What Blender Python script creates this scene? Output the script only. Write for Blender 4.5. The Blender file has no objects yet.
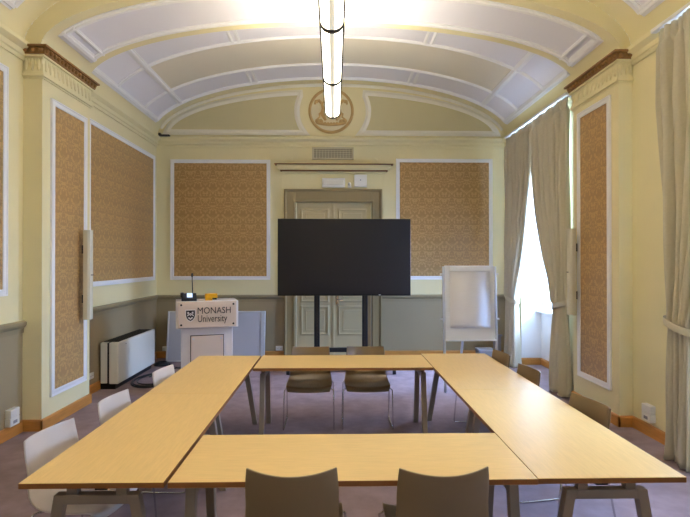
import bpy, math, random
from mathutils import Vector, Matrix
random.seed(4)
PI = math.pi
C = bpy.context.scene.collection
R = math.radians

# ------------------------------------------------------------------ materials
def lin(c):
    return tuple(((v/255)/12.92 if v/255 <= .04045 else ((v/255+.055)/1.055)**2.4) for v in c)

def mat(name, rgb, rough=.6, metal=0, var=0, scale=6, bump=0, bscale=200, spec=.5, stretch=None, sheen=0, coat=0):
    m = bpy.data.materials.new(name); m.use_nodes = True
    nt = m.node_tree; b = nt.nodes['Principled BSDF']; L = nt.links
    c = lin(rgb) + (1,)
    b.inputs['Base Color'].default_value = c
    b.inputs['Roughness'].default_value = rough; b.inputs['Metallic'].default_value = metal
    b.inputs['Specular IOR Level'].default_value = spec
    if sheen: b.inputs['Sheen Weight'].default_value = sheen
    if coat: b.inputs['Coat Weight'].default_value = coat; b.inputs['Coat Roughness'].default_value = .25
    tc = nt.nodes.new('ShaderNodeTexCoord'); mp = nt.nodes.new('ShaderNodeMapping')
    L.new(tc.outputs['Object'], mp.inputs['Vector'])
    if stretch: mp.inputs['Scale'].default_value = stretch
    if var:
        n = nt.nodes.new('ShaderNodeTexNoise'); n.inputs['Scale'].default_value = scale; n.inputs['Detail'].default_value = 6
        L.new(mp.outputs[0], n.inputs['Vector'])
        r = nt.nodes.new('ShaderNodeValToRGB')
        r.color_ramp.elements[0].position = .3; r.color_ramp.elements[1].position = .7
        r.color_ramp.elements[0].color = tuple(v*(1-var) for v in c[:3])+(1,)
        r.color_ramp.elements[1].color = tuple(min(1, v*(1+var)) for v in c[:3])+(1,)
        L.new(n.outputs['Fac'], r.inputs[0]); L.new(r.outputs[0], b.inputs['Base Color'])
    if bump:
        n2 = nt.nodes.new('ShaderNodeTexNoise'); n2.inputs['Scale'].default_value = bscale; n2.inputs['Detail'].default_value = 3
        L.new(mp.outputs[0], n2.inputs['Vector'])
        bp = nt.nodes.new('ShaderNodeBump'); bp.inputs['Strength'].default_value = bump; bp.inputs['Distance'].default_value = .01
        L.new(n2.outputs['Fac'], bp.inputs['Height']); L.new(bp.outputs[0], b.inputs['Normal'])
    return m

def emis(name, rgb, s):
    m = bpy.data.materials.new(name); m.use_nodes = True
    b = m.node_tree.nodes['Principled BSDF']
    b.inputs['Base Color'].default_value = (.8,.8,.78,1)
    b.inputs['Emission Color'].default_value = lin(rgb)+(1,); b.inputs['Emission Strength'].default_value = s
    return m

def glass_mat():
    m = bpy.data.materials.new('window_glass'); m.use_nodes = True
    nt = m.node_tree; nt.nodes.clear()
    o = nt.nodes.new('ShaderNodeOutputMaterial'); mx = nt.nodes.new('ShaderNodeMixShader')
    t = nt.nodes.new('ShaderNodeBsdfTransparent'); g = nt.nodes.new('ShaderNodeBsdfGlossy')
    g.inputs['Roughness'].default_value = .02; mx.inputs[0].default_value = .06
    nt.links.new(t.outputs[0], mx.inputs[1]); nt.links.new(g.outputs[0], mx.inputs[2]); nt.links.new(mx.outputs[0], o.inputs[0])
    return m

def damask():
    m = bpy.data.materials.new('damask_fabric'); m.use_nodes = True
    nt = m.node_tree; N = nt.nodes; L = nt.links; b = N['Principled BSDF']
    tc = N.new('ShaderNodeTexCoord'); sp = N.new('ShaderNodeSeparateXYZ'); L.new(tc.outputs['Object'], sp.inputs[0])
    def mth(op, a, v=None, v2=None):
        n = N.new('ShaderNodeMath'); n.operation = op
        for i, q in enumerate((a, v, v2)):
            if q is None: continue
            if isinstance(q, (int, float)): n.inputs[i].default_value = q
            else: L.new(q, n.inputs[i])
        return n.outputs[0]
    # repeat mirrored in X and seamless in Z, scattered over a pointed-oval lattice
    px = mth('PINGPONG', sp.outputs['X'], .14)
    az = mth('MULTIPLY', sp.outputs['Z'], 2*PI/.5)
    cb = N.new('ShaderNodeCombineXYZ'); L.new(px, cb.inputs[0])
    L.new(mth('MULTIPLY', mth('COSINE', az), .08), cb.inputs[1]); L.new(mth('MULTIPLY', mth('SINE', az), .08), cb.inputs[2])
    n = N.new('ShaderNodeTexNoise'); n.inputs['Scale'].default_value = 15; n.inputs['Detail'].default_value = 1.0; n.inputs['Distortion'].default_value = 2.0
    L.new(cb.outputs[0], n.inputs['Vector'])
    cx = mth('COSINE', mth('MULTIPLY', sp.outputs['X'], 2*PI/.28))
    og = mth('ABSOLUTE', mth('ADD', cx, mth('COSINE', az)))
    s = mth('SUBTRACT', n.outputs['Fac'], mth('MULTIPLY', og, .02))
    r = N.new('ShaderNodeValToRGB'); r.color_ramp.elements[0].position = .42; r.color_ramp.elements[1].position = .47
    L.new(s, r.inputs[0])
    mx = N.new('ShaderNodeMix'); mx.data_type = 'RGBA'
    mx.inputs['A'].default_value = lin((193,156,100))+(1,); mx.inputs['B'].default_value = lin((168,132,79))+(1,)
    L.new(r.outputs[0], mx.inputs['Factor']); L.new(mx.outputs['Result'], b.inputs['Base Color'])
    rr = N.new('ShaderNodeMapRange'); rr.inputs['To Min'].default_value = .5; rr.inputs['To Max'].default_value = .36
    L.new(r.outputs[0], rr.inputs['Value']); L.new(rr.outputs['Result'], b.inputs['Roughness'])
    b.inputs['Sheen Weight'].default_value = .15
    return m

M = dict(
 cream=mat('cream_paint', (234,223,176), .55, var=.02, scale=2),
 white=mat('white_plaster', (238,236,236), .5, var=.01, scale=2),
 trim=mat('white_trim_paint', (244,243,242), .35),
 khaki=mat('khaki_plaster', (228,219,198), .6, var=.02, scale=2),
 lilac=mat('pale_plaster', (235,233,238), .55, var=.01, scale=2),
 dado=mat('grey_green_dado_paint', (158,143,112), .5, var=.02, scale=2),
 dado_trim=mat('grey_green_rail_paint', (150,136,104), .4),
 door=mat('sage_door_paint', (198,182,142), .4),
 surround=mat('olive_surround_paint', (152,135,96), .45),
 capital=mat('brown_gilded_moulding', (148,106,54), .5, var=.2, scale=25),
 oakskirt=mat('honey_skirting_wood', (196,136,66), .35, var=.12, scale=5, stretch=(1,1,8)),
 carpet=mat('mauve_brown_carpet', (146,127,130), .95, var=.16, scale=5, bump=.5, bscale=260, spec=.1),
 table=mat('maple_veneer', (236,201,134), .36, var=.05, scale=7, stretch=(1.2,14,14), spec=.45),
 edge=mat('dark_wood_edge', (146,92,42), .45, var=.08, scale=9),
 leg=mat('taupe_powder_coated_steel', (150,136,120), .42, metal=.15),
 dark=mat('dark_steel', (52,48,44), .45, metal=.3),
 shell=mat('taupe_plastic', (136,115,84), .28, spec=.6),
 pale=mat('taupe_plastic_lit', (216,205,196), .3, spec=.5),  # lighter copy of the taupe shell, window daylight put into the colour
 chrome=mat('chrome', (210,210,212), .12, metal=1),
 black=mat('black_plastic', (22,22,24), .4),
 tvframe=mat('black_gloss_bezel', (14,14,15), .3),
 screen=mat('dark_screen', (27,25,31), .32, spec=.5),
 post=mat('black_post', (20,21,25), .45),
 curtain=mat('grey_beige_curtain', (202,195,172), .7, var=.03, scale=40, bump=.1, bscale=500),
 wplastic=mat('white_plastic', (236,234,228), .4),
 creamplastic=mat('cream_speaker_plastic', (214,208,184), .5),
 radiator=mat('ivory_enamel', (228,224,212), .35),
 board=mat('grey_board', (176,178,190), .4),
 paper=mat('white_paper', (248,249,255), .8),
 flip=mat('white_board_enamel', (240,243,248), .3),
 alu=mat('pale_aluminium', (205,208,214), .3, metal=.5),
 lectern=mat('white_lectern_laminate', (230,224,224), .35),
 plaque=mat('frosted_beige_acrylic', (226,208,194), .25),
 ink=mat('dark_print', (34,26,30), .6),
 yellow=mat('yellow_plastic', (238,176,24), .4),
 phone=mat('charcoal_plastic', (34,36,46), .4),
 gold=mat('gilded_relief', (198,164,104), .5, var=.1, scale=20),
 lunette=mat('lunette_panel_paint', (208,198,154), .6, var=.02, scale=2), medfield=mat('medallion_field', (230,219,180), .6),
 grille=mat('bronze_grille', (204,194,160), .5),
 grillehole=mat('grille_hole', (96,90,76), .7),
 woodline=mat('brown_shelf_edge', (132,88,44), .5, var=.1),
 shade=mat('grey_plastic', (150,150,160), .5),
 lamp=emis('lamp_diffuser', (255,240,214), 5.0), lampmid=emis('lamp_diffuser_middle', (250,240,205), .35),
 uplamp=emis('lamp_upper_glow', (255,242,220), 48.0),
 lcd=emis('phone_display', (150,190,240), .7),
 arch=mat('soft_white_arch_paint', (236,231,214), .5), glass=glass_mat(), damask=damask())

# ------------------------------------------------------------------ mesh builder
class MB:
    def __init__(s): s.v = []; s.f = []; s.mi = []
    def add(s, vs, fs, mi=0):
        o = len(s.v); s.v += [Vector(p) for p in vs]; s.f += [tuple(i+o for i in f) for f in fs]; s.mi += [mi]*len(fs); return s
    def box(s, x0, x1, y0, y1, z0, z1, mi=0, T=None):
        vs = [Vector((x, y, z)) for z in (z0, z1) for y in (y0, y1) for x in (x0, x1)]
        if T: vs = [T @ v for v in vs]
        return s.add(vs, [(0,2,3,1),(4,5,7,6),(0,1,5,4),(2,6,7,3),(0,4,6,2),(1,3,7,5)], mi)
    def bar(s, a, b, w, d, up=(0,0,1), mi=0):
        a = Vector(a); b = Vector(b); t = (b-a).normalized(); u = Vector(up)
        if abs(t.dot(u)) > .95: u = Vector((0,1,0))
        p = t.cross(u).normalized()*(w/2); q = p.cross(t).normalized()*(d/2)
        vs = [e+i*p+j*q for e in (a, b) for i, j in ((-1,-1),(1,-1),(1,1),(-1,1))]
        return s.add(vs, [(0,1,2,3),(4,7,6,5),(0,4,5,1),(1,5,6,2),(2,6,7,3),(3,7,4,0)], mi)
    def prism(s, poly, f, mi=0):
        # poly list of 2d points, f(u,v,k) -> 3d, k in 0..1
        n = len(poly)
        vs = [f(u, v, 0) for u, v in poly] + [f(u, v, 1) for u, v in poly]
        fs = [tuple(range(n))[::-1], tuple(range(n, 2*n))] + [(i, (i+1) % n, n+(i+1) % n, n+i) for i in range(n)]
        return s.add(vs, fs, mi)
    def tube(s, path, r, n=8, mi=0, closed=False):
        P = [Vector(p) for p in path]; k = len(P); rs = r if isinstance(r, (list, tuple)) else [r]*k
        vs = []; prev = None
        for i in range(k):
            if closed: t = P[(i+1) % k]-P[i-1]
            else: t = P[min(i+1, k-1)]-P[max(i-1, 0)]
            t.normalize()
            if prev is None:
                u = Vector((0,0,1)) if abs(t.z) < .9 else Vector((1,0,0))
                u = (u-t*u.dot(t)).normalized()
            else: u = (prev-t*prev.dot(t)).normalized()
            prev = u; w = t.cross(u)
            vs += [P[i]+rs[i]*(math.cos(2*PI*j/n)*u+math.sin(2*PI*j/n)*w) for j in range(n)]
        fs = []
        for i in range(k if closed else k-1):
            a = i*n; b = ((i+1) % k)*n
            fs += [(a+j, a+(j+1) % n, b+(j+1) % n, b+j) for j in range(n)]
        if not closed: fs += [tuple(range(n))[::-1], tuple(range((k-1)*n, k*n))]
        return s.add(vs, fs, mi)
    def sweep(s, path, normals, prof, closed=False, mi=0):
        P = [Vector(p) for p in path]; k = len(P); n = len(prof); vs = []
        for i in range(k):
            if closed: d0 = (P[i]-P[i-1]).normalized(); d1 = (P[(i+1) % k]-P[i]).normalized()
            else:
                d0 = (P[i]-P[i-1]).normalized() if i else (P[1]-P[0]).normalized()
                d1 = (P[i+1]-P[i]).normalized() if i < k-1 else d0
            N = Vector(normals[i] if isinstance(normals, list) else normals).normalized()
            t = (d0+d1).normalized(); b = t.cross(N).normalized()
            c = max(.35, t.dot(d1)); 
            vs += [P[i]+b*(u/c)+N*v for u, v in prof]
        fs = []
        for i in range(k if closed else k-1):
            a = i*n; b2 = ((i+1) % k)*n
            fs += [(a+j, a+(j+1) % n, b2+(j+1) % n, b2+j) for j in range(n)]
        if not closed: fs += [tuple(range(n))[::-1], tuple(range((k-1)*n, k*n))]
        return s.add(vs, fs, mi)
    def ball(s, c, rx, ry, rz, n=8, m=6, mi=0, T=None):
        c = Vector(c); vs = [Vector((0,0,rz))]
        for i in range(1, m):
            a = PI*i/m
            vs += [Vector((rx*math.sin(a)*math.cos(2*PI*j/n), ry*math.sin(a)*math.sin(2*PI*j/n), rz*math.cos(a))) for j in range(n)]
        vs.append(Vector((0,0,-rz)))
        if T: vs = [T @ v for v in vs]
        fs = [(0, 1+j, 1+(j+1) % n) for j in range(n)]
        for i in range(m-2):
            a = 1+i*n; b = a+n
            fs += [(a+j, b+j, b+(j+1) % n, a+(j+1) % n) for j in range(n)]
        l = len(vs)-1; a = 1+(m-2)*n
        fs += [(a+j, l, a+(j+1) % n) for j in range(n)]
        return s.add([c+v for v in vs], fs, mi)
    def cyl(s, a, b, r, n=16, mi=0): return s.tube([a, b], r, n, mi)

OFF = {}
def obj(name, mb, mats, parent=None, smooth=40, bevel=0, seg=2, solid=0, sub=0):
    if not isinstance(mats, (list, tuple)): mats = [mats]
    if parent is not None: off = OFF[parent.name]
    else:
        xs = [v.x for v in mb.v]; ys = [v.y for v in mb.v]; zs = [v.z for v in mb.v]
        off = Vector(((min(xs)+max(xs))/2, (min(ys)+max(ys))/2, min(zs)))
    me = bpy.data.meshes.new(name)
    me.from_pydata([v-off for v in mb.v], [], mb.f)
    for m in mats: me.materials.append(M[m] if isinstance(m, str) else m)
    for p, i in zip(me.polygons, mb.mi): p.material_index = i
    me.validate(); 
    import bmesh
    bm = bmesh.new(); bm.from_mesh(me); bmesh.ops.recalc_face_normals(bm, faces=bm.faces); bm.to_mesh(me); bm.free()
    if smooth:
        for p in me.polygons: p.use_smooth = True
        me.set_sharp_from_angle(angle=R(smooth))
    o = bpy.data.objects.new(name, me); C.objects.link(o)
    if parent is not None: o.parent = parent; OFF[o.name] = off
    else: o.location = off; OFF[o.name] = off
    if solid:
        q = o.modifiers.new('thick', 'SOLIDIFY'); q.thickness = solid; q.offset = 0
    if sub:
        q = o.modifiers.new('sub', 'SUBSURF'); q.levels = sub; q.render_levels = sub
    if bevel:
        q = o.modifiers.new('bevel', 'BEVEL'); q.width = bevel; q.segments = seg; q.limit_method = 'ANGLE'; q.angle_limit = R(50)
    return o

def thing(name, label, cat, loc=(0,0,0), group=None):
    o = bpy.data.objects.new(name, None); C.objects.link(o); o.empty_display_size = .1
    o.location = loc; OFF[o.name] = Vector(loc); o['label'] = label; o['category'] = cat
    if group: o['group'] = group
    return o
def tag(o, label, cat, group=None):
    o['label'] = label; o['category'] = cat
    if group: o['group'] = group
    return o
def struct(o): o['kind'] = 'structure'; return o
def place(o, loc, rz=0):
    o.location = loc; o.rotation_euler = (0,0,rz); return o
def dup(o, parent=None):
    c = o.copy(); C.objects.link(c)
    if parent is not None: c.parent = parent
    for ch in list(o.children): dup(ch, c)
    return c

# ------------------------------------------------------------------ room
XL, XR, YB, YF, ZS = -3.3, 3.25, 9.5, -4.5, 4.08
PY0, PY1, PX = 5.45, 6.5, 3.1             # pilasters
CX = (XL+XR)/2; VA = (XR-XL)/2; VB = 1.05
W1 = (6.95, 8.75); W2 = (2.75, 4.55); W3 = (-1.7, .1); WT = 3.92; SILL = .95
RAIL = 1.14

struct(obj('floor', MB().box(XL-.6, XR+.7, YF-.2, YB+.3, -.1, 0), 'carpet', smooth=0))

# left wall, dado below / cream above
w = MB().box(XL-.25, XL, YF, YB, 0, RAIL, 1).box(XL-.25, XL, YF, YB, RAIL, ZS+.03)
struct(obj('wall_left', w, ['cream', 'dado'], smooth=0))
# right wall with three window recesses
w = MB(); T = XR+.5
ys = [YF, W3[0], W3[1], W2[0], W2[1], W1[0], W1[1], YB]
for a, b in ((ys[0], ys[1]), (ys[2], ys[3]), (ys[4], ys[5])): w.box(XR, T, a, b, 0, ZS+.03)
w.box(XR, T, W1[1], YB, 0, RAIL, 0).box(XR, T, W1[1], YB, RAIL, ZS+.03)
for a, b in (W1, W2, W3):
    w.box(XR, T, a, b, WT, ZS+.03); w.box(T-.14, T, a, b, 0, SILL)
struct(obj('wall_right', w, ['cream', 'dado'], smooth=0))
# back wall with the door opening
DX0, DX1, DT = -.71, .70, 2.89
w = MB()
w.box(XL-.25, DX0, YB, YB+.25, 0, RAIL, 1).box(DX1, T, YB, YB+.25, 0, RAIL, 1)
w.box(XL-.25, DX0, YB, YB+.25, RAIL, ZS).box(DX1, T, YB, YB+.25, RAIL, ZS).box(DX0, DX1, YB, YB+.25, DT, ZS)
w.box(XL-.25, T, YB, YB+.25, ZS, ZS+1.3)
struct(obj('wall_back', w, ['cream', 'dado'], smooth=0))
struct(obj('wall_front', MB().box(XL-.25, T, YF-.25, YF, 0, ZS+1.3), 'cream', smooth=0))

# vault
def ell(x, a=VA, b=VB, z0=ZS, cx=CX): return z0+b*math.sqrt(max(0, 1-((x-cx)/a)**2))
def arc(x0, x1, a=VA, b=VB, cx=CX, z0=ZS, n=40):
    t0 = math.acos(max(-1, min(1, (x0-cx)/a))); t1 = math.acos(max(-1, min(1, (x1-cx)/a)))
    return [(cx+a*math.cos(t0+(t1-t0)*i/n), z0+b*math.sin(t0+(t1-t0)*i/n)) for i in range(n+1)]
def nrm(x, z, a=VA, b=VB, cx=CX, z0=ZS):   # inward normal
    return Vector((-(x-cx)/a**2, 0, -(z-z0)/b**2)).normalized()
EX, LX, SX = 3.17, 2.74, 1.42
def vault(name, ycuts, matfun):
    w = MB(); xc = [-VA, -EX, -LX, -SX, SX, LX, EX, VA]
    for ya, yb in zip(ycuts[:-1], ycuts[1:]):
        for xa, xb in zip(xc[:-1], xc[1:]):
            p = arc(xa+CX, xb+CX, n=12)
            mi = matfun((ya+yb)/2, abs((xa+xb)/2))
            for (x0, z0), (x1, z1) in zip(p[:-1], p[1:]):
                w.add([(x0,ya,z0),(x1,ya,z1),(x1,yb,z1),(x0,yb,z0)], [(0,1,2,3)], mi)
    import_merge(w)
    return struct(obj(name, w, ['cream', 'lilac', 'khaki'], smooth=60))
def import_merge(w):
    d = {}; idx = []; nv = []
    for v in w.v:
        k = (round(v.x, 4), round(v.y, 4), round(v.z, 4))
        if k not in d: d[k] = len(nv); nv.append(v)
        idx.append(d[k])
    w.v = nv; w.f = [tuple(idx[i] for i in f) for f in w.f]
YV = (6.72, 7.5, 8.55, 9.2)
vault('ceiling', [PY1, YV[0], YV[1], YV[2], YV[3], YB+.02],
      lambda y, x: 0 if (x > EX or y < YV[0] or y > YV[3]) else (2 if (YV[1] < y < YV[2] and x < LX) else 1))
YN = (5.1, 4.3, .4, -.4)
vault('ceiling_near_bay', [YF, YN[3], YN[2], YN[1], YN[0], PY0],
      lambda y, x: 0 if (x > EX or y > YN[0]) else (2 if (YN[2] < y < YN[1] and x < LX) else 1))
# transverse rib
RA, RB = PX+.02, .74
w = MB()
ry = [PY0, 5.64, 6.31, PY1]; rx = [-RA, -2.98, 2.98, RA]
for j in range(3):
    for i in range(3):
        p = arc(rx[i], rx[i+1], RA, RB, 0, n=48 if i == 1 else 8)
        for (x0, z0), (x1, z1) in zip(p[:-1], p[1:]):
            w.add([(x0,ry[j],z0),(x1,ry[j],z1),(x1,ry[j+1],z1),(x0,ry[j+1],z0)], [(0,1,2,3)], 1 if (i == 1 and j == 1) else 0)
import_merge(w)
for y in (PY0, PY1):
    a = arc(-RA, RA, RA, RB, 0, n=60); b = arc(-VA+CX, VA+CX, n=60)
    for i in range(60):
        w.add([(a[i][0],y,a[i][1]),(a[i+1][0],y,a[i+1][1]),(b[i+1][0],y,b[i+1][1]),(b[i][0],y,b[i][1])], [(0,1,2,3)], 0)
struct(obj('ceiling_rib', w, ['cream', 'lilac'], smooth=40))

TN = [0]
def trim(mb, m, **k):
    TN[0] += 1; return struct(obj('trim_%d' % TN[0], mb, m, **k))
def mould(wd, h):
    return [(-wd/2,-.01),(-wd/2,h*.45),(-wd*.28,h*.5),(-wd*.2,h),(wd*.12,h),(wd*.2,h*.7),(wd*.38,h*.6),(wd*.5,h*.35),(wd/2,-.01)]
def arcmould(mb, y, x0, x1, prof, a=VA, b=VB, cx=CX, n=64):
    p = arc(x0, x1, a, b, cx, n=n)
    mb.sweep([(x, y, z) for x, z in p], [nrm(x, z, a, b, cx) for x, z in p], prof)
def longmould(mb, x, y0, y1, prof, a=VA, b=VB, cx=CX):
    z = ZS+b*math.sqrt(1-((x-cx)/a)**2)
    mb.sweep([(x, y0, z), (x, y1, z)], nrm(x, z, a, b, cx), prof)
for Y, sgn in ((YV, 1), (YN, -1)):
    g = MB(); pr = mould(.085, .026); pe = mould(.105, .034)
    for k, y in enumerate(Y):
        arcmould(g, y, -EX+CX, EX+CX, pe if k in (0, 3) else pr)
    for sx in (-1, 1):
        longmould(g, sx*EX+CX, Y[0], Y[3], pe)
        longmould(g, sx*LX+CX, Y[0], Y[3], mould(.1, .026))
        for ya, yb in ((Y[0], Y[1]), (Y[2], Y[3])):
            for e in (-.05, .05): longmould(g, sx*SX+CX+e, ya, yb, mould(.055, .02))
    trim(g, 'trim')
# coffer frame on the rib soffit
g = MB(); pe = mould(.1, .03)
for y in (5.64, 6.31): arcmould(g, y, -2.98, 2.98, pe, RA, RB, 0)
for sx in (-1, 1):
    for e, wd in ((0, .11), (-.11, .05)):
        longmould(g, sx*(2.98+e), 5.6, 6.35, mould(wd, .03), RA, RB, 0)
trim(g, 'trim')

# cornices along the walls (profile in wall-out, up)
def runprof(mb, a, b, inward, prof, mi=0):
    a = Vector(a); b = Vector(b); i = Vector(inward)
    mb.add([p+i*u+Vector((0,0,v)) for p in (a, b) for u, v in prof],
           [tuple(range(len(prof)))[::-1], tuple(range(len(prof), 2*len(prof)))] +
           [(j, (j+1) % len(prof), len(prof)+(j+1) % len(prof), len(prof)+j) for j in range(len(prof))], mi)
CORN = [(0,-.16),(.02,-.16),(.02,-.12),(.035,-.11),(.04,-.06),(.07,-.04),(.09,-.02),(.09,.02),(.02,.05),(0,.05)]
g = MB()
for X, d in ((XL, 1), (XR, -1)):
    runprof(g, (X, YF, ZS), (X, PY0, ZS), (d,0,0), CORN)
    runprof(g, (X, PY1, ZS), (X, YB, ZS), (d,0,0), CORN)
runprof(g, (XL, YB, ZS), (XR, YB, ZS), (0,-1,0), CORN)
trim(g, 'cream')

# pilasters with capitals
def leafrow(g, a, b, out, n, h):
    a = Vector(a); b = Vector(b); o = Vector(out); t = (b-a).normalized()
    for i in range(n):
        p = a.lerp(b, (i+.5)/n); T = Matrix((t, o, (0,0,1))).transposed()
        s = (b-a).length/n
        g.ball(p+o*.0, s*.30, .02, h*.5, 8, 6, T=T)
        g.ball(p+t*(s*.5)+Vector((0,0,h*.22)), s*.14, .016, h*.26, 6, 4, T=T)
for side, X, d in (('left', XL, 1), ('right', XR, -1)):
    f = d*-PX
    x0, x1 = sorted((X, f))
    struct(obj('wall_%s_pilaster' % side, MB().box(x0, x1, PY0, PY1, 0, ZS), 'cream', smooth=0))
    g = MB()
    def ring(pr, e, z0, z1, mi=0):
        a, b = (X, f+d*e) if d > 0 else (f+d*e, X)
        pr.box(a, b, PY0-e, PY1+e, z0, z1, mi)
    ring(g, .012, 3.74, 3.76); ring(g, .03, 3.76, 3.785); ring(g, .018, 3.785, 3.81)
    ring(g, .012, 3.81, 3.97); ring(g, .035, 3.965, 3.99)
    leafrow(g, (f+d*.012, PY0, 3.885), (f+d*.012, PY1, 3.885), (d,0,0), 12, .13)
    for y, s in ((PY0-.012, -1), (PY1+.012, 1)):
        leafrow(g, (X, y, 3.885), (f, y, 3.885), (0,s,0), 3, .13)
    trim(g, 'cream', bevel=.004, seg=1)
    g = MB(); ring(g, .045, 3.99, 4.005); ring(g, .085, 4.055, 4.075); ring(g, .05, 4.005, 4.055)
    def eggs(a, b, o):
        a = Vector(a); b = Vector(b); n = max(2, int((b-a).length/.075)); t = (b-a).normalized()
        T = Matrix((t, Vector(o), (0,0,1))).transposed()
        for i in range(n): g.ball(a.lerp(b, (i+.5)/n), .028, .03, .026, 8, 6, T=T)
    eggs((f+d*.05, PY0-.05, 4.03), (f+d*.05, PY1+.05, 4.03), (d,0,0))
    eggs((X, PY0-.05, 4.03), (f+d*.05, PY0-.05, 4.03), (0,-1,0)); eggs((X, PY1+.05, 4.03), (f+d*.05, PY1+.05, 4.03), (0,1,0))
    trim(g, 'capital')

# baseboards
BP = [(0,0),(.022,0),(.022,.1),(.014,.115),(0,.12)]
g = MB(); runprof(g, (XL,YF,0), (XL,PY0,0), (1,0,0), BP); runprof(g, (XL,PY1,0), (XL,YB,0), (1,0,0), BP)
runprof(g, (XL,PY0,0), (-PX+.022,PY0,0), (0,-1,0), BP); runprof(g, (-PX,PY0-.022,0), (-PX,PY1+.022,0), (1,0,0), BP); runprof(g, (XL,PY1,0), (-PX+.022,PY1,0), (0,1,0), BP)
struct(obj('baseboard_left', g, 'oakskirt', smooth=0))
g = MB(); 
for a, b in ((YF, W3[0]), (W3[1], W2[0]), (W2[1], PY0), (PY1, W1[0]), (W1[1], YB)): runprof(g, (XR,a,0), (XR,b,0), (-1,0,0), BP)
runprof(g, (XR,PY0,0), (PX-.022,PY0,0), (0,-1,0), BP); runprof(g, (PX,PY0-.022,0), (PX,PY1+.022,0), (-1,0,0), BP); runprof(g, (XR,PY1,0), (PX-.022,PY1,0), (0,1,0), BP)
for a, b in (W1, W2, W3):
    runprof(g, (XR-.022,b,0), (T-.14,b,0), (0,-1,0), BP); runprof(g, (XR-.022,a,0), (T-.14,a,0), (0,1,0), BP); runprof(g, (T-.14,a,0), (T-.14,b,0), (-1,0,0), BP)
struct(obj('baseboard_right', g, 'oakskirt', smooth=0))
g = MB(); runprof(g, (XL,YB,0), (-.92,YB,0), (0,-1,0), BP); runprof(g, (.89,YB,0), (XR,YB,0), (0,-1,0), BP)
struct(obj('baseboard_back', g, 'oakskirt', smooth=0))
# chair rails
RP = [(0,-.1),(.012,-.1),(.014,-.05),(.03,-.035),(.045,-.01),(.045,.015),(.02,.03),(0,.03)]
g = MB(); z = RAIL
runprof(g, (XL,YF,z), (XL,PY0,z), (1,0,0), RP); runprof(g, (XL,PY1,z), (XL,YB,z), (1,0,0), RP)
runprof(g, (XL,YB,z), (-.92,YB,z), (0,-1,0), RP); runprof(g, (.89,YB,z), (XR,YB,z), (0,-1,0), RP); runprof(g, (XR,W1[1]+.06,z), (XR,YB,z), (-1,0,0), RP)
trim(g, 'dado_trim', smooth=0)

# windows
WN = 0
for a, b in (W1, W2, W3):
    WN += 1
    trim(MB().box(XR+.004, T-.14, b-.012, b, .12, WT).box(XR+.004, T-.14, a, a+.012, .12, WT).box(XR+.004, T-.14, a, b, WT-.012, WT).box(T-.152, T-.14, a, b, .12, SILL-.03), 'white', smooth=0)
    g = MB(); x0, x1 = T-.13, T-.06
    for ya, yb in ((a, a+.08), (b-.08, b), ((a+b)/2-.05, (a+b)/2+.05)): g.box(x0, x1, ya, yb, SILL, WT)
    for za, zb in ((SILL, SILL+.1), (WT-.08, WT), (3.0, 3.08)): g.box(x0+.002, x1-.002, a, b, za, zb)
    fr = struct(obj('window_%d' % WN, g, 'trim', smooth=0, bevel=.006))
    obj('window_sill', MB().box(T-.24, T, a, b, SILL-.03, SILL+.005), 'trim', fr, bevel=.005)
    obj('window_pane', MB().box(T-.1, T-.096, a+.06, b-.06, SILL+.06, WT-.05), 'glass', fr, smooth=0)

# ------------------------------------------------------------------ back wall features
# door
def panel_frame(g, x0, x1, z0, z1, y, wd=.035, h=.014):
    g.sweep([(x0,y,z0),(x1,y,z0),(x1,y,z1),(x0,y,z1)], (0,-1,0), mould(wd, h), closed=True)
dr = struct(obj('door_1', MB().box(-.92,DX0,YB-.05,YB,0,3.13).box(DX1,.89,YB-.05,YB,0,3.13).box(DX0,DX1,YB-.05,YB,DT,3.13), 'surround', smooth=0, bevel=.006))
g = MB()
g.sweep([(-.905,YB-.05,0),(-.905,YB-.05,3.115),(.875,YB-.05,3.115),(.875,YB-.05,0)], (0,-1,0), mould(.05,.025))
g.sweep([(-.74,YB-.05,0),(-.74,YB-.05,2.92),(.73,YB-.05,2.92),(.73,YB-.05,0)], (0,-1,0), mould(.045,.018))
obj('door_architrave', g, 'surround', dr)
for x0, x1 in ((DX0+.005, -.012), (-.004, DX1-.005)):
    lf = obj('door_leaf', MB().box(x0, x1, YB+.03, YB+.075, .005, DT+.004), 'door', dr, bevel=.005)
    g = MB(); q = YB+.03
    for z0, z1 in ((.43,.94),(1.05,1.92),(2.03,2.76)):
        panel_frame(g, x0+.1, x1-.1, z0, z1, q, .05, .022); panel_frame(g, x0+.18, x1-.18, z0+.07, z1-.07, q, .03, .012)
        g.box(x0+.19, x1-.19, q-.008, q+.01, z0+.08, z1-.08)
    obj('door_panel', g, 'door', lf)
obj('door_astragal', MB().box(-.03,.014,YB+.015,YB+.032,.005,DT-.002), 'door', dr, bevel=.004)
obj('door_handle', MB().tube([(.06,YB+.03,1.08),(.06,YB-.03,1.08),(.17,YB-.035,1.08)], .009).box(.035,.085,YB+.022,YB+.03,.98,1.16), 'chrome', dr)
# shelf cornice over the door
g = MB().box(-1.1,1.1,YB-.16,YB,3.585,3.6,1).box(-1.06,1.06,YB-.12,YB,3.52,3.585,0).box(-1.03,1.03,YB-.1,YB,3.495,3.52,0).box(-1.0,1.0,YB-.08,YB,3.47,3.495,1).box(-.97,.97,YB-.05,YB,3.44,3.47,0)
trim(g, ['cream','woodline'], smooth=0, bevel=.004)
g = MB().box(-.985,-.955,YB-.012,YB,RAIL+.03,3.44).box(.925,.955,YB-.012,YB,RAIL+.03,3.44)
trim(g, 'cream', smooth=0)

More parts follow.
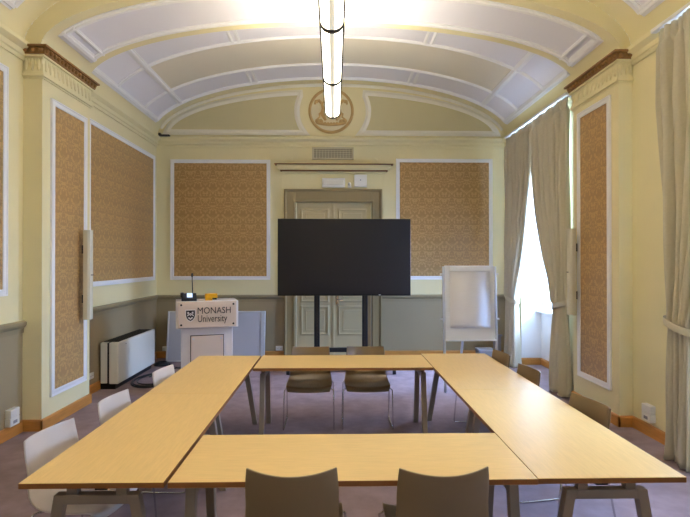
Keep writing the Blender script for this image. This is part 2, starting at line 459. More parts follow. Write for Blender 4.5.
# lunette panels and their mouldings
MC = Vector((-.055, 4.61)); MR = .64
def lun(side):
    a, b, z0, zb = 3.12, .82, 4.15, 4.2
    top = []
    n = 50
    for i in range(n+1):
        x = -3.1+(3.1-.02)*i/n
        z = z0+b*math.sqrt(max(0, 1-(x/a)**2))
        if z < zb: continue
        if (Vector((x, z))-MC).length < MR: break
        top.append((x, z))
    # concave arc from top.. down to zb
    a0 = math.atan2(top[-1][1]-MC.y, top[-1][0]-MC.x); a1 = PI+math.asin((MC.y-zb)/MR)
    ar = [(MC.x+MR*math.cos(a0+(a1-a0)*i/16), MC.y+MR*math.sin(a0+(a1-a0)*i/16)) for i in range(1, 17)]
    pts = [(-3.12, zb)] + top + ar
    if side > 0: pts = [(2*MC.x*0-x-.05, z) for x, z in pts]
    return pts
for s in (-1, 1):
    pts = lun(s)
    trim(MB().prism(pts, lambda u, v, k: (u, YB-.012+.014*k, v)), 'lunette', smooth=0)
    if s > 0: pts = pts[::-1]
    trim(MB().sweep([(x, YB-.008, z) for x, z in pts], (0,-1,0), mould(.1,.022), closed=True), 'arch', smooth=60)
# outer arch line against the vault
g = MB(); p = arc(-3.2+CX, 3.2+CX, VA-.02, VB-.03, CX, n=70)
g.sweep([(x, YB-.002, z) for x, z in p], (0,-1,0), mould(.06,.03)); trim(g, 'arch')
# medallion
md = thing('wall_medallion', 'round gilded crest medallion high on the back wall lunette', 'medallion', (MC.x, YB, MC.y-.43))
c3 = Vector((MC.x, YB-.012, MC.y))
circ = [(MC.x+.40*math.cos(2*PI*i/48), YB-.018, MC.y+.40*math.sin(2*PI*i/48)) for i in range(48)]
obj('ring', MB().sweep(circ, (0,-1,0), mould(.052,.014), closed=True), 'gold', md, smooth=60)
obj('field', MB().prism([(.4*math.cos(2*PI*i/48), .4*math.sin(2*PI*i/48)) for i in range(48)], lambda u, v, k: (MC.x+u, YB-.018+.018*k, MC.y+v)), 'medfield', md, smooth=0)
def rel(u, v): return (MC.x+u, YB-.024, MC.y+v)
for s in (-1, 1):
    g = MB()
    g.tube([rel(s*u, v) for u, v in ((.30,.12),(.29,.18),(.22,.19),(.17,.13),(.15,.04),(.17,-.05),(.13,-.12),(.10,-.18))], [.02,.028,.03,.026,.03,.04,.035,.02], 8)
    g.tube([rel(s*u, v) for u, v in ((.17,.12),(.12,.18),(.13,.24),(.08,.27))], [.02,.022,.018,.01], 8)
    g.tube([rel(s*u, v) for u, v in ((.16,-.02),(.22,-.06),(.21,-.12),(.26,-.15))], [.02,.02,.016,.012], 8)
    g.ball(rel(s*.27, .17), .04, .02, .03); g.ball(rel(s*.25,-.19), .05, .02, .05); g.ball(rel(s*.19,-.2), .04,.02,.045)
    obj('supporter', g, 'gold', md, smooth=60)
g = MB(); g.tube([rel(u, -.23-.03*math.cos(u*6)) for u in [-.28+.56*i/12 for i in range(13)]], [.012]+[.026]*11+[.012], 8)
for i in range(9): g.ball(rel(-.22+.055*i, -.215-.025*math.cos((-.22+.055*i)*6)), .028,.018,.026)
obj('garland', g, 'gold', md, smooth=60)

# vent grille above the shelf
v = thing('air_vent', 'small rectangular bronze grille vent between the medallion and the door shelf', 'vent', (-.02, YB, 3.7))
x0, x1, z0, z1 = -.41, .37, 3.7, 3.93
obj('vent_back', MB().box(x0, x1, YB-.01, YB, z0, z1), 'grillehole', v, smooth=0)
obj('vent_frame', MB().box(x0,x1,YB-.03,YB-.005,z0,z0+.022).box(x0,x1,YB-.03,YB-.005,z1-.022,z1).box(x0,x0+.022,YB-.03,YB-.005,z0,z1).box(x1-.022,x1,YB-.03,YB-.005,z0,z1), 'grille', v, smooth=0, bevel=.003)
g = MB()
for i in range(14):
    xx = x0+.03+(x1-x0-.06)*i/13; g.box(xx-.009, xx+.009, YB-.02, YB-.012, z0+.01, z1-.01)
for i in range(6):
    zz = z0+.03+(z1-z0-.06)*i/5; g.box(x0+.01, x1-.01, YB-.022, YB-.014, zz-.008, zz+.008)
obj('vent_lattice', g, 'grille', v, smooth=0)
# boxes over the door
e = thing('emergency_light', 'wide white emergency light box above the door', 'light', (-.01, YB, 3.175))
obj('housing', MB().box(-.225,.205,YB-.07,YB,3.175,3.345), 'wplastic', e, bevel=.008)
obj('lens', MB().box(-.2,.18,YB-.082,YB-.068,3.215,3.305), 'radiator', e, bevel=.008)
e = thing('motion_sensor', 'tiny white sensor between the two white boxes above the door', 'sensor', (.29, YB, 3.17))
obj('sensor_base', MB().box(.255,.325,YB-.03,YB,3.17,3.21), 'wplastic', e, bevel=.005)
obj('sensor_head', MB().ball((.29,YB-.03,3.24), .03,.03,.035,12,8), 'wplastic', e)
e = thing('junction_box', 'square white box with small indicator right of the emergency light', 'box', (.49, YB, 3.19))
obj('cover', MB().box(.375,.615,YB-.06,YB,3.185,3.415), 'wplastic', e, bevel=.008)
obj('indicator', MB().cyl((.495,YB-.064,3.31),(.495,YB-.058,3.31),.012), 'shade', e)
tag(obj('wall_switch', MB().box(-.84,-.78,YB-.02,YB,3.66,3.73).box(-.825,-.795,YB-.026,YB-.018,3.68,3.71), 'cream', bevel=.003), 'small cream cover plate on the wall left of the vent grille', 'switch')
tag(obj('wall_switch', MB().box(.76,.82,YB-.02,YB,3.66,3.73).box(.775,.805,YB-.026,YB-.018,3.68,3.71), 'cream', bevel=.003), 'small cream cover plate on the wall right of the vent grille', 'switch')
tag(obj('cornice_clip', MB().box(-3.22,-3.02,YB-.16,YB-.09,4.095,4.12).box(-3.22,-3.18,YB-.16,YB-.09,4.1,4.15), 'dark', bevel=.004), 'small dark bar lying on the cornice in the rear left corner', 'bar')

# framed fabric panels (local: width X, height Z, facing -Y)
PG = 'framed fabric panels around the walls'
def fabric_panel(wd, z0, z1, loc, rz, label):
    t = thing('wall_panel', label, 'wall panel', (0,0,z0), PG)
    h = wd/2; fw = .068
    obj('fabric', MB().box(-h+.05, h-.05, -.012, 0, z0+.05, z1-.05), 'damask', t, smooth=0)
    g = MB(); q = fw/2
    g.sweep([(-h+q,0,z0+q),(h-q,0,z0+q),(h-q,0,z1-q),(-h+q,0,z1-q)], (0,-1,0), [(-q,0),(-q,.02),(-q*.5,.026),(-q*.1,.02),(q*.5,.02),(q*.6,.025),(q,.025),(q,0)], closed=True)
    obj('frame', g, 'trim', t, smooth=30)
    place(t, (loc[0], loc[1], z0), rz); return t
fabric_panel(1.85, 1.45, 3.69, (-2.115, YB), 0, 'gold fabric panel in white frame on back wall, left of the door')
fabric_panel(1.82, 1.45, 3.72, (2.075, YB), 0, 'gold damask panel in white frame on back wall, behind the flip chart')
fabric_panel(2.52, 1.45, 3.72, (XL, 8.1), R(90), 'brown fabric panel in white frame on left wall above the heater')
fabric_panel(2.4, 1.45, 3.75, (XL, 3.97), R(90), 'fabric panel at the left photo edge, in front of the left pilaster')
fabric_panel(.79, .315, 3.58, (-PX, 5.995), R(90), 'tall narrow damask panel in white frame on left pilaster')
fabric_panel(.76, .355, 3.66, (PX, 5.975), R(-90), 'tall narrow brown panel in white frame on right pilaster')

# column speakers
def speaker(loc, rz, label):
    t = thing('column_speaker', label, 'speaker', (0,0,0), 'column speakers')
    g = MB(); pr = [(-.055,0),(-.055,-.05),(-.04,-.075),(0,-.085),(.04,-.075),(.055,-.05),(.055,0)]
    obj('casing', MB().prism(pr, lambda u, v, k: (u, v-.03, 1.08*k)), 'creamplastic', t, bevel=.004, smooth=30)
    obj('badge', MB().box(-.025,.025,-.118,-.112,.535,.545), 'dark', t, smooth=0)
    for z in (.2, .8): obj('bracket', MB().box(-.025,.025,-.035,0,z,z+.1), 'dark', t)
    obj('end_cap', MB().prism([(u*1.02, v*1.02) for u, v in pr], lambda u, v, k: (u, v-.03, 1.075+.012*k)), 'creamplastic', t)
    place(t, loc, rz)
speaker((-PX+.042, 6.24, 1.09), R(90), 'slim cream column speaker on the left pilaster')
speaker((PX-.042, 6.33, 1.12), R(-90), 'slim cream column speaker on the right pilaster')

# ------------------------------------------------------------------ curtains
def smoothst(t): t = max(0, min(1, t)); return t*t*(3-2*t)
def curtain_mb(yo, yi, xc, ztop, ztie, folds, tie_w=.3, bot_w=.5, seed=0, sh=.05):
    # yo = wall-side (tied) end, yi = window centre end
    rnd = random.Random(seed); ph = [rnd.uniform(0, 6.28) for _ in range(4)]
    nz, ns = 70, folds*10
    w = MB(); d = 1 if yi > yo else -1; full = abs(yi-yo)
    for i in range(nz+1):
        z = ztop+(.012-ztop)*i/nz
        if z > ztie:
            k = (z-ztie)/(ztop-ztie)            # 1 top .. 0 tie
            kk = min(1, k/.74)
            wd = tie_w+(full-tie_w)*(1-(1-kk)**1.25); amp = .075+.005*(1-kk); st = .0
            st = sh*(1-kk)**.8
        else:
            k = (ztie-z)/ztie; kk = smoothst(k/.25)
            wd = tie_w+(bot_w-tie_w)*(.35*kk+.65*k); amp = .05+.05*k; st = sh-.06*k*(sh < .1)
        for j in range(ns+1):
            s = j/ns
            u = s*folds*2*PI
            a = amp*(.7+.3*math.sin(s*9+ph[0]))
            if z > ztop-.14: a = .018; u *= 2.0
            q = math.sin(u+.9*math.sin(s*7+ph[1])+.15*math.sin(z*1.7+ph[3])); x = xc+a*(math.copysign(abs(q)**.75, q)) + .012*math.sin(s*23+z*3+ph[2])
            if z < .12: x -= .03*(1-z/.12)*math.sin(u*.5+ph[3])+.0
            y = yo+d*(st+wd*s+.25*wd/folds*math.cos(u)*.4)
            w.v.append(Vector((x, y, z)))
    for i in range(nz):
        for j in range(ns):
            a = i*(ns+1)+j; w.f.append((a, a+1, a+ns+2, a+ns+1)); w.mi.append(0)
    return w, d
def curtain(yo, yi, xc, ztop, ztie, folds, label, seed, tie_w=.3, bot_w=.5, sh=.05):
    t = thing('curtain', label, 'curtain', (xc, yo, 0), 'grey beige floor length curtains')
    w, d = curtain_mb(yo, yi, xc, ztop, ztie, folds, tie_w, bot_w, seed, sh)
    obj('drape', w, 'curtain', t, smooth=80, solid=.006)
    # tie-back sash
    g = MB(); pts = []
    for i in range(28):
        a = 2*PI*i/28
        yy = yo+d*(sh+tie_w/2-.01+(tie_w/2+.045)*math.cos(a))
        pts.append((xc+.085*math.sin(a), yy, ztie-.045*math.cos(a)))
    g.sweep(pts, [Vector((math.sin(2*PI*i/28)*1.2, d*math.cos(2*PI*i/28), 0)) for i in range(28)], [(-.032,-.005),(-.032,.006),(0,.01),(.032,.006),(.032,-.005)], closed=True)
    obj('tieback', g, 'curtain', t, smooth=60)
    return t
XC = 3.07
curtain(8.93, 7.775, XC, 3.97, 1.16, 8, 'grey beige curtain tied back beside the flip chart, far half of the window', 1, .4, .5)
curtain(6.6, 7.715, XC, 3.97, 1.2, 8, 'grey beige curtain tied back against the right pilaster', 2, .3, .38)
curtain(4.74, 3.64, XC, 3.97, 1.22, 7, 'tall curtain cut by the right photo edge beside the white socket box', 3, .36, .4, .17)
curtain(2.5, 3.55, XC, 3.97, 1.22, 9, 'near half of the curtain pair at the near right window', 5, .3, .4)
for a, b, lb in ((6.6, 8.98, 'white curtain rail above the far window beside the right pilaster'), (2.45, 4.8, 'white curtain rail above the near window at right photo edge')):
    t = thing('curtain_rail', lb, 'curtain rail', (XC, (a+b)/2, 3.98), 'curtain rails')
    obj('rail', MB().box(XC-.03, XC+.03, a, b, 3.985, 4.02), 'trim', t, bevel=.004)
    for y in (a+.1, (a+b)/2, b-.1): obj('bracket', MB().box(XC, XR, y-.015, y+.015, 3.99, 4.01), 'trim', t)

# ------------------------------------------------------------------ lamp
lx, lz, LE, SEC = -.018, 3.76, 6.945, 1.31
t = thing('pendant_lamp', 'long suspended tubular ceiling lamp glowing down the room centre', 'lamp', (lx, 3, lz))
r = .1; n = 5
half = [(r*.95*math.cos(PI+PI*i/14), .075*math.sin(PI+PI*i/14)) for i in range(15)]
for k in range(n):
    y1 = LE-k*SEC-.02; y0 = LE-(k+1)*SEC+.02
    g = MB(); vs = []; 
    for y in (y0, y1): vs += [(lx+u, y, lz+.075+v) for u, v in half]
    g.add(vs, [(i, i+1, 16+i, 15+i) for i in range(14)])
    g.mi[6] = g.mi[7] = 1
    obj('diffuser', g, ['lamp', 'lampmid'], t, smooth=60)
    g = MB()
    hb = [(u*1.07, v*1.09) for u, v in half]
    for yy in ([LE-k*SEC-.034, LE-k*SEC+.028],): 
        g.prism(hb, lambda u, v, q: (lx+u, yy[0]+(yy[1]-yy[0])*q, lz+.075+v))
    obj('joint_band', g, 'dark', t, smooth=40)
    obj('upper_diffuser', MB().box(lx-.06, lx+.06, y0, y1, lz+.152, lz+.156), 'uplamp', t, smooth=0)
    if k % 2 == 0:
        yc = LE-k*SEC-.3
        obj('cable', MB().tube([(lx+.0,yc,lz+.15),(lx,yc,ell(lx)-(.32 if PY0<yc<PY1 else .0)-.0)], .004, 6), 'alu', t)
y0 = LE-n*SEC
for s in (-1, 1): obj('side_rail', MB().box(lx+s*r-.007, lx+s*r+.007, y0, LE, lz+.04, lz+.15), 'dark', t, smooth=0)
obj('housing', MB().box(lx-r, lx+r, y0, LE, lz+.14, lz+.15), 'dark', t, smooth=0)
obj('hook', MB().tube([(lx+.09,3.86,lz+.1),(lx+.12,3.88,lz+.12),(lx+.15,3.9,lz+.1),(lx+.165,3.92,lz+.07)], .008, 8), 'wplastic', t)

# ------------------------------------------------------------------ tables
def make_table(L, W, label, loc, rz):
    t = thing('table', label, 'table', (0,0,0), 'light wood meeting tables')
    top = MB().box(-L/2, L/2, -W/2, W/2, .712, .74)
    top.mi = [0, 0, 1, 1, 1, 1]
    obj('tabletop', top, ['table', 'edge'], t, smooth=0, bevel=.002, seg=1)
    for s in (-1, 1):
        x = s*(L/2-.075)
        fr = obj('crossbar', MB().box(x-.0249, x+.0249, -.152, .152, .612, .658), 'leg', t, smooth=0, bevel=.004)
        for q in (-.145, .095): obj('spacer', MB().box(x-.02, x+.02, q, q+.05, .655, .713), 'leg', fr, smooth=0)
        for q in (-1, 1):
            tp = [(.205,.658),(.15,.658),(.15,.612),(.16,.612),(.265,0),(.315,0)]
            obj('leg', MB().prism(tp, lambda u, v, k: (x-.025+.05*k, q*u, v)), 'leg', t, smooth=0, bevel=.004)
    obj('beam', MB().box(-L/2+.1, L/2-.1, -.03, .03, .66, .712), 'dark', t, smooth=0)
    place(t, loc, rz); return t
HP = R(90)
make_table(1.641, .69, 'light wood table along the left side, nearer of the two', (-1.16, 2.453+.8205, 0), HP)
make_table(1.61, .69, 'light wood table along the left side, farther one before the lectern', (-1.16, 4.095+.805, 0), HP)
make_table(1.712, .735, 'light wood table along the right side, nearer of the two', (1.3635, 2.456+.856, 0), HP)
make_table(1.62, .735, 'light wood table along the right side, farther one before the flip chart', (1.3635, 4.17+.81, 0), HP)
make_table(1.79, .665, 'light wood table across the front, with two taupe chairs before it', (.098, 2.447+.333, 0), 0)
make_table(1.79, .685, 'light wood table across the back, in front of the big screen', (.095, 5.03+.343, 0), 0)

# ------------------------------------------------------------------ chairs
def make_chair():
    t = thing('chair', '', 'chair', (0,0,0), 'shell chairs around the tables')
    K = [(-.284,.806,.212),(-.276,.745,.218),(-.262,.68,.221),(-.245,.61,.221),(-.222,.55,.225),(-.188,.50,.230),(-.14,.466,.238),(-.085,.447,.244),(-.02,.44,.247),(.06,.44,.248),(.13,.444,.247),(.18,.443,.243),(.212,.43,.236),(.23,.405,.222)]
    rows = []
    for i in range(len(K)-1):
        p0, p1, p2, p3 = (Vector(K[max(0, min(len(K)-1, i+q))]) for q in (-1, 0, 1, 2))
        for k in range(3):
            u = k/3
            rows.append(.5*(2*p1+(p2-p0)*u+(2*p0-5*p1+4*p2-p3)*u*u+(3*p1-p0-3*p2+p3)*u**3))
    rows.append(Vector(K[-1])); nr = len(rows)
    g = MB(); ns = 24
    for i, (y, z, h) in enumerate(rows):
        f = i/(nr-1); back = smoothst((.5-f)/.35); seat = 1-back
        for j in range(ns+1):
            q = -1+2*j/ns; a = abs(q)**2.0; lip = max(0, (f-.85)/.15)
            g.v.append(Vector((h*q, y+.068*a*back-.03*a*lip, z+.016*a*back+.024*abs(q)**3*seat*(1-.8*lip))))
    for i in range(nr-1):
        for j in range(ns):
            a = i*(ns+1)+j; g.f.append((a, a+1, a+ns+2, a+ns+1)); g.mi.append(0)
    obj('seat_shell', g, 'shell', t, smooth=80, solid=.009, bevel=.002)
    for s in (-1, 1):
        x = s*.262
        P = [(s*.17,.155,.423),(x-s*.02,.165,.43),(x,.172,.415),(x+s*.002,.19,.30),(x+s*.006,.215,.03),(x+s*.006,.205,.012),(x+s*.006,.17,.008),(x+s*.006,-.17,.008),(x+s*.006,-.215,.012),(x+s*.006,-.225,.03),(x+s*.002,-.165,.33),(x,-.15,.425),(x-s*.02,-.14,.445),(s*.17,-.13,.437)]
        obj('leg_frame', MB().tube(P, .0062, 8), 'chrome', t, smooth=60)
    for y, z in ((.155,.423),(-.13,.437)): obj('crossbar', MB().tube([(-.2,y,z),(.2,y,z)], .007), 'chrome', t)
    for sx in (-1, 1): obj('bumper', MB().box(sx*.1-.018, sx*.1+.018, .13, .175, .405, .432), 'black', t, smooth=0, bevel=.004)
    return t
ch = make_chair()
spots = [
 (-.20, 2.625, 0, 'taupe chair in the foreground, left of the two with backs to the camera'),
 (.515, 2.615, R(1.5), 'taupe chair in the foreground, right of the two with backs to the camera'),
 (-.268, 5.60, PI, 'taupe chair behind the back table, below the left screen post'),
 (.362, 5.61, PI, 'taupe chair behind the back table, below the right screen post'),
 (-1.435, 2.97, R(-97), 'pale chair, taupe with window light painted in, on the left side, nearest the camera'),
 (-1.375, 3.695, R(-94), 'pale chair, taupe with window light painted in, on the left side, middle of three'),
 (-1.33, 4.62, R(-95), 'pale chair, taupe with window light painted in, on the left side, farthest, near the lectern'),
 (1.585, 3.50, R(99), 'khaki chair on the right side, nearest, before the right pilaster'),
 (1.572, 4.60, R(95), 'khaki chair on the right side, middle of three, before the curtain'),
 (1.575, 5.38, R(95), 'khaki chair on the right side, farthest, near the flip chart')]
lit_shell_mesh = None
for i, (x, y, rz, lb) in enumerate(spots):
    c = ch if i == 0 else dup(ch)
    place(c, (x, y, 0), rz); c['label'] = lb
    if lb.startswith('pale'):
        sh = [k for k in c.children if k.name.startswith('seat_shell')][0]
        if lit_shell_mesh is None:
            lit_shell_mesh = sh.data.copy(); lit_shell_mesh.materials[0] = M['pale']  # left chairs: same shell with the window light painted into its colour
        sh.data = lit_shell_mesh

# ------------------------------------------------------------------ television on stand
TX, TY = .165, 8.1
t = thing('television', 'large black flat screen on a black wheeled stand before the door', 'television', (TX, TY, 0))
x0, x1, z0, z1 = TX-1.063, TX+1.063, 1.245, 2.475
obj('casing', MB().box(x0, x1, TY, TY+.06, z0, z1), 'tvframe', t, bevel=.006)
obj('screen', MB().box(x0+.018, x1-.018, TY-.003, TY+.004, z0+.028, z1-.018), 'screen', t, smooth=0)
obj('indicator', MB().box(TX+.55, TX+.58, TY-.005, TY, z0+.008, z0+.018), 'wplastic', t, smooth=0)
for x in (-.275, .5):
    p = obj('post', MB().box(x-.045, x+.045, TY+.07, TY+.15, .1, 2.1), 'post', t, bevel=.005)
    obj('channel', MB().box(x-.01, x+.01, TY+.062, TY+.072, .15, 1.3), 'dark', p, smooth=0)
obj('mount', MB().box(-.4, .65, TY+.058, TY+.1, 1.6, 2.0), 'post', t)
obj('shelf_bar', MB().box(-.26, .48, TY+.08, TY+.14, .33, .40), 'post', t, bevel=.004)
obj('base', MB().box(-.72, .98, TY+.07, TY+.15, .075, .11).box(-.76,-.69,TY-.1,TY+.4,.07,.105).box(.92,.99,TY-.1,TY+.4,.07,.105), 'post', t, bevel=.005)
for x in (-.725, .955):
    for y in (TY-.07, TY+.37):
        obj('caster', MB().cyl((x-.025,y,.036),(x+.025,y,.036),.035).box(x-.012,x+.012,y-.012,y+.012,.03,.075), 'black', t)

# ------------------------------------------------------------------ lectern
LX0, LY = -1.76, 7.0
t = thing('lectern', 'white lectern with crest and lettering, behind the far left table', 'lectern', (LX0, LY, 0))
obj('body', MB().box(LX0-.345, LX0+.345, LY+.06, LY+.5, .03, .9), 'lectern', t, bevel=.006)
obj('plinth', MB().box(LX0-.36, LX0+.36, LY+.05, LY+.52, 0, .035), 'shade', t)
fp = obj('front_panel', MB().box(LX0-.215, LX0+.215, LY+.045, LY+.058, .12, .77), 'plaque', t, bevel=.003)
obj('shadow_gap', MB().box(LX0-.225, LX0+.225, LY+.056, LY+.062, .11, .78), 'dark', t, smooth=0)
def stud(x, y, z, p): obj('stud', MB().cyl((x,y-.008,z),(x,y+.004,z),.014), 'alu', p)
for sx in (-1, 1): stud(LX0+sx*.185, LY+.045, .73, fp)
hd = obj('head', MB().box(LX0-.415, LX0+.415, LY+.0, LY+.5, .88, 1.25), 'lectern', t, bevel=.008)
TLT = Matrix.Translation((LX0, LY, 1.07)) @ Matrix.Identity(4)
pq = obj('plaque', MB().box(-.385, .385, -.03, -.018, -.175, .175, T=TLT), 'plaque', t, bevel=.003)
for sx in (-1, 1):
    for sz in (-1, 1):
        p = TLT @ Vector((sx*.345, -.03, sz*.135)); obj('stud', MB().cyl(p+Vector((0,-.008,0)), p+Vector((0,.02,0)), .014), 'dark', pq)
def text_mb(s, size, T):
    cu = bpy.data.curves.new('letters', 'FONT'); cu.body = s; cu.size = size; cu.extrude = .002; cu.resolution_u = 3
    o = bpy.data.objects.new('letters', cu); C.objects.link(o)
    bpy.context.view_layer.update()
    me = o.to_mesh(); g = MB(); g.add([T @ v.co for v in me.vertices], [tuple(p.vertices) for p in me.polygons])
    xs = [v.co.x for v in me.vertices]; wdt = max(xs)-min(xs)
    o.to_mesh_clear(); bpy.data.objects.remove(o); bpy.data.curves.remove(cu)
    return g, wdt
SU = Matrix.Rotation(R(90), 4, 'X')
def text(s, x, z, size, width, p):
    _, wd = text_mb(s, size, Matrix())
    g, _ = text_mb(s, size, TLT @ Matrix.Translation((x, -.032, z)) @ SU @ Matrix.Scale(width/wd, 4, (1,0,0)))
    obj('lettering', g, 'ink', p, smooth=0)
text('MONASH', -.14, .012, .125, .44, pq)
text('University', -.135, -.1, .135, .39, pq)
def shield(sc, y0, y1, cx, cz):
    P = [(-.5,.6),(.5,.6),(.5,0),(.42,-.3),(.22,-.52),(0,-.64),(-.22,-.52),(-.42,-.3),(-.5,0)]
    return MB().prism([(u*sc, v*sc) for u, v in P], lambda u, v, k: TLT @ Vector((cx+u, y0+(y1-y0)*k, cz+v)))
cr = obj('crest', shield(.135, -.034, -.029, -.225, -.008), 'lectern', pq, smooth=0)
obj('crest_field', shield(.115, -.036, -.033, -.225, -.008), 'ink', cr, smooth=0)
g = MB(); cx, cz = -.225, -.008
def pl(poly): g.prism(poly, lambda u, v, k: TLT @ Vector((cx+u, -.0385+.004*k, cz+v)))
pl([(-.044,.004),(0,.034),(.044,.004),(.044,-.012),(0,.018),(-.044,-.012)])
pl([(-.04,.022),(-.018,.022),(-.018,.05),(-.04,.05)]); pl([(.014,.03),(.036,.022),(.04,.05),(.018,.052)])
pl([(-.036,-.03),(-.02,-.018),(0,-.036),(.02,-.018),(.036,-.03),(0,-.058)]) ; pl([(-.008,-.006),(.008,-.006),(.008,.006),(-.008,.006)])
obj('crest_charge', g, 'lectern', cr, smooth=0)
# things on the lectern
t = thing('desk_phone', 'dark desk phone with a blue lit display on the lectern top', 'phone', (-2.02, LY+.12, 1.25))
obj('phone_body', MB().prism([(0,0),(.16,0),(.16,.09),(.14,.1),(0,.03)], lambda u, v, k: (-2.1+.2*k, LY+.06+u, 1.252+v)), 'phone', t, bevel=.004)
obj('handset', MB().box(-2.115,-2.065,LY+.07,LY+.2,1.3,1.365), 'black', t, bevel=.015, seg=3)
obj('display', MB().prism([(0,0),(.005,0),(.045,.055),(.04,.055)], lambda u, v, k: (-2.03+.075*k, LY+.085+u, 1.30+v)), 'lcd', t, smooth=0)
t = thing('microphone', 'thin black gooseneck microphone standing on the lectern', 'microphone', (-1.95, LY+.3, 1.25))
obj('mic_base', MB().cyl((-1.95,LY+.3,1.25),(-1.95,LY+.3,1.27),.04), 'black', t)
obj('gooseneck', MB().tube([(-1.95,LY+.3,1.26),(-1.95,LY+.3,1.4),(-1.955,LY+.29,1.58)], .007), 'black', t)
obj('capsule', MB().ball((-1.956,LY+.288,1.6), .014,.014,.035,10,6), 'black', t)
t = thing('handheld_device', 'yellow boxy handheld device lying on the lectern top', 'device', (-1.72, LY+.15, 1.25))
obj('device_head', MB().box(-1.79,-1.62,LY+.09,LY+.19,1.285,1.345), 'yellow', t, bevel=.008)
obj('device_grip', MB().prism([(0,0),(.09,0),(.1,.045),(0,.045)], lambda u, v, k: (-1.785+u, LY+.1+.08*k, 1.25+v)), 'yellow', t, bevel=.004)
obj('device_trim', MB().box(-1.69,-1.63,LY+.1,LY+.18,1.262,1.288), 'dark', t, bevel=.003)

for o in list(C.objects):
    if o.parent is None and o.name in ('lectern','desk_phone','microphone','handheld_device'):
        Rz = Matrix.Rotation(R(17), 3, 'Z'); c0 = Vector((LX0, LY, 0))
        o.location = c0+Vector((.025,0,0))+Rz @ (o.location-c0); o.rotation_euler = (0,0,R(17))
# big grey board behind the lectern
t = thing('display_board', 'wide grey board in pale frame standing against the dado behind the lectern', 'board', (-2.15, 9.1, 0))
Tb = Matrix.Translation((-2.125, 9.13, 0)) @ Matrix.Scale(.955, 4, (1,0,0)) @ Matrix.Rotation(R(-8), 4, 'X')
obj('board_face', MB().box(-.9,.9,0,.03,.02,.88, T=Tb), 'board', t)
for a in ((-.92,-.89,.0,.9),(.84,.92,.0,.9),(-.89,.84,.875,.9),(-.89,.84,.0,.03)): obj('frame_rail', MB().box(a[0],a[1],-.01,.04,a[2],a[3], T=Tb), 'alu', t, bevel=.004)

# fan coil heater on left wall
t = thing('radiator', 'long ivory fan heater unit low on left wall', 'heater', (XL+.14, 7.9, 0))
a, b, xf = 7.17, 8.63, -3.02
obj('base', MB().box(XL+.02, xf-.05, a+.03, b-.03, 0, .085), 'black', t)
obj('front_cover', MB().box(xf-.13, xf, a, b, .075, .655), 'radiator', t, bevel=.015, seg=3)
obj('rear_cover', MB().box(XL+.03, xf-.15, a, b, .085, .655), 'radiator', t, bevel=.01)
obj('vent_slot', MB().box(xf-.16, xf-.13, a+.004, b-.01, .08, .65), 'black', t, smooth=0)
g = MB().box(XL+.045, xf-.03, a+.07, b-.07, .652, .658)
obj('top_vent', g, 'black', t, smooth=0)
g = MB()
for i in range(24): y = a+.1+(b-a-.2)*i/23; g.box(XL+.045, xf-.03, y-.008, y+.008, .656, .664)
obj('vent_louvre', g, 'dark', t, smooth=0)
obj('logo_mark', MB().box(xf, xf+.002, a+.25, a+.28, .6, .607), 'dark', t, smooth=0)
# cables on the floor
def coil(cx, cy, rx, ry, turns, seed, z=.012):
    rnd = random.Random(seed); p = []
    for i in range(turns*24):
        a = 2*PI*i/24; k = 1-.12*(i//24)+.04*math.sin(a*.7+seed)
        p.append((cx+rx*k*math.cos(a), cy+ry*k*math.sin(a), z+.009*(i/24)))
    return p
t = thing('cable_coil', 'coil of black cable on carpet beside the heater', 'cable', (-2.72, 7.7, 0))
obj('cable', MB().tube(coil(-2.68,7.7,.32,.5,3,1), .011, 6), 'black', t, smooth=60)
obj('cable_tail', MB().tube([(-2.85+.03*i+.04*math.sin(i), 7.9+.08*i, .012+.02*(i%2)) for i in range(11)], .011, 6), 'black', t, smooth=60)
tag(obj('cable_bundle', MB().tube(coil(-2.98,8.85,.13,.15,4,2), .014, 6), 'black', smooth=60), 'tangle of black cables on the floor in the rear left corner', 'cable')

# sockets
def socket(loc, rz, label, w=.13, h=.085, lb='power_socket'):
    t = thing(lb, label, 'socket', (0,0,0), 'wall sockets')
    obj('plate', MB().box(-w/2,w/2,-.02,0,0,h), 'wplastic', t, bevel=.006)
    g = MB()
    for sx in (-1, 1):
        for q in (-.008, .008): g.cyl((sx*w*.23+q,-.0215,h/2),(sx*w*.23+q,-.019,h/2),.004,8)
    obj('socket_holes', g, 'dark', t); place(t, loc, rz)
socket((XL, 6.95, .2), R(90), 'white double socket on left wall, before the heater')
socket((-3.12, YB, .13), 0, 'white socket low on back wall in the left corner')
socket((-1.02, YB, .13), 0, 'white socket low on back wall beside the door, left of the stand')
def sockbox(loc, rz, label):
    t = thing('socket_box', label, 'socket', (0,0,0), 'surface mounted socket boxes')
    obj('lower_box', MB().box(-.075,.075,-.06,0,0,.085), 'wplastic', t, bevel=.006)
    obj('upper_box', MB().box(-.072,.072,-.062,0,.087,.17), 'wplastic', t, bevel=.006)
    obj('outlet', MB().box(-.03,.03,-.063,-.059,.025,.055), 'shade', t, smooth=0)
    place(t, loc, rz)
sockbox((XL, 5.235, .13), R(90), 'white surface socket box on left wall beside the left pilaster')
sockbox((XR, 5.13, .16), R(-90), 'white surface socket box on right wall, between pilaster and curtain')

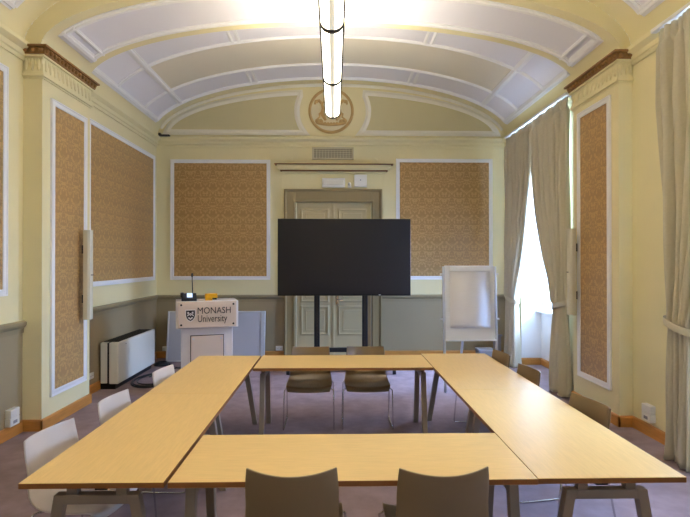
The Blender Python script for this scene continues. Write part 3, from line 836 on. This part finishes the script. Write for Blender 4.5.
# ------------------------------------------------------------------ flip chart
FX, FY = 1.88, 6.9
t = thing('flip_chart', 'white flip chart easel with blank paper pad, right of the screen', 'flip chart', (FX, FY, 0))
Tf = Matrix.Translation((FX, FY, 0)) @ Matrix.Rotation(R(-4), 4, 'X')
obj('board', MB().box(-.345,.345,.0,.02,.72,1.74, T=Tf), 'flip', t, bevel=.006)
for s in (-1, 1):
    obj('leg', MB().box(s*.36-.016, s*.36+.016, -.012, .022, 0.004, 1.73, T=Tf), 'alu', t, bevel=.004)
    for z in (1.0, 1.62):
        p = Tf @ Vector((s*.376, .005, z)); obj('knob', MB().cyl(p, p+Vector((s*.03,0,0)), .014), 'wplastic', t)
obj('rear_leg', MB().bar((FX, FY+.12, 1.6), (FX, FY+.72, .0), .03, .03), 'alu', t)
obj('tray', MB().box(-.35,.35,-.04,.02,.7,.722, T=Tf), 'flip', t, bevel=.004)
obj('clamp', MB().box(-.285,.285,-.04,.0,1.655,1.735, T=Tf), 'flip', t, bevel=.012, seg=3)
g = MB()
for i in range(21):
    z = 1.68-.80*i/20
    for x in (-.275, .28): g.v.append(Tf @ Vector((x, -.014-.008*math.sin(i*.16)-(.004*max(0,i-12)/8)*math.sin(i*1.6), z)))
for i in range(20): g.f.append((2*i, 2*i+1, 2*i+3, 2*i+2)); g.mi.append(0)
pd = obj('paper_pad', g, 'paper', t, smooth=80, solid=.008)

t = thing('storage_box', 'small grey box on the floor behind the flip chart', 'box', (2.7, 9.0, 0))
obj('tub', MB().box(2.55,2.82,8.85,9.1,0,.22), 'shade', t, bevel=.01)
obj('lid', MB().box(2.54,2.83,8.84,9.11,.215,.245), 'board', t, bevel=.006)
tag(obj('folded_stand', MB().box(2.9,3.02,9.1,9.2,0,.46).box(2.88,3.04,9.09,9.21,.44,.47), 'shade', bevel=.006), 'narrow grey case standing on the floor by the far curtain', 'case')

# ------------------------------------------------------------------ light
def area(name, loc, sx, sy, power, col, rot):
    l = bpy.data.lights.new(name, 'AREA'); l.shape = 'RECTANGLE'; l.size = sx; l.size_y = sy; l.energy = power; l.color = col
    o = bpy.data.objects.new(name, l); C.objects.link(o); o.location = loc; o.rotation_euler = rot; return o
DAY = (.36, .56, 1.0)
for (a, b), p, q in ((W1, 230, 1350), (W2, 85, 560), (W3, 10, 60)):
    area('daylight', (T+.25, (a+b)/2, (SILL+WT)/2+.1), 3.0, b-a, p, DAY, (0, R(90), 0))
    area('skylight', (6.6, (a+b)/2, 3.5), 2.4, 3.6, q, DAY, (0, R(76), 0))
wd = bpy.data.worlds.new('sky'); bpy.context.scene.world = wd; wd.use_nodes = True
bg = wd.node_tree.nodes['Background']; bg.inputs[0].default_value = (.6,.78,1,1); bg.inputs[1].default_value = 2.0

# ------------------------------------------------------------------ camera
cam = bpy.data.cameras.new('camera'); co = bpy.data.objects.new('camera', cam); C.objects.link(co)
cam.sensor_width = 36; cam.lens = 507/690*36; cam.clip_start = .05
co.location = (0, 0, 1.8); co.rotation_euler = (R(90)+math.atan(2.5/507), 0, R(-1.24))
sc = bpy.context.scene; sc.camera = co
sc.view_settings.view_transform = 'Standard'; sc.view_settings.look = 'None'
sc.view_settings.exposure = 0.72; sc.view_settings.gamma = 1; sc.view_settings.use_curve_mapping = False
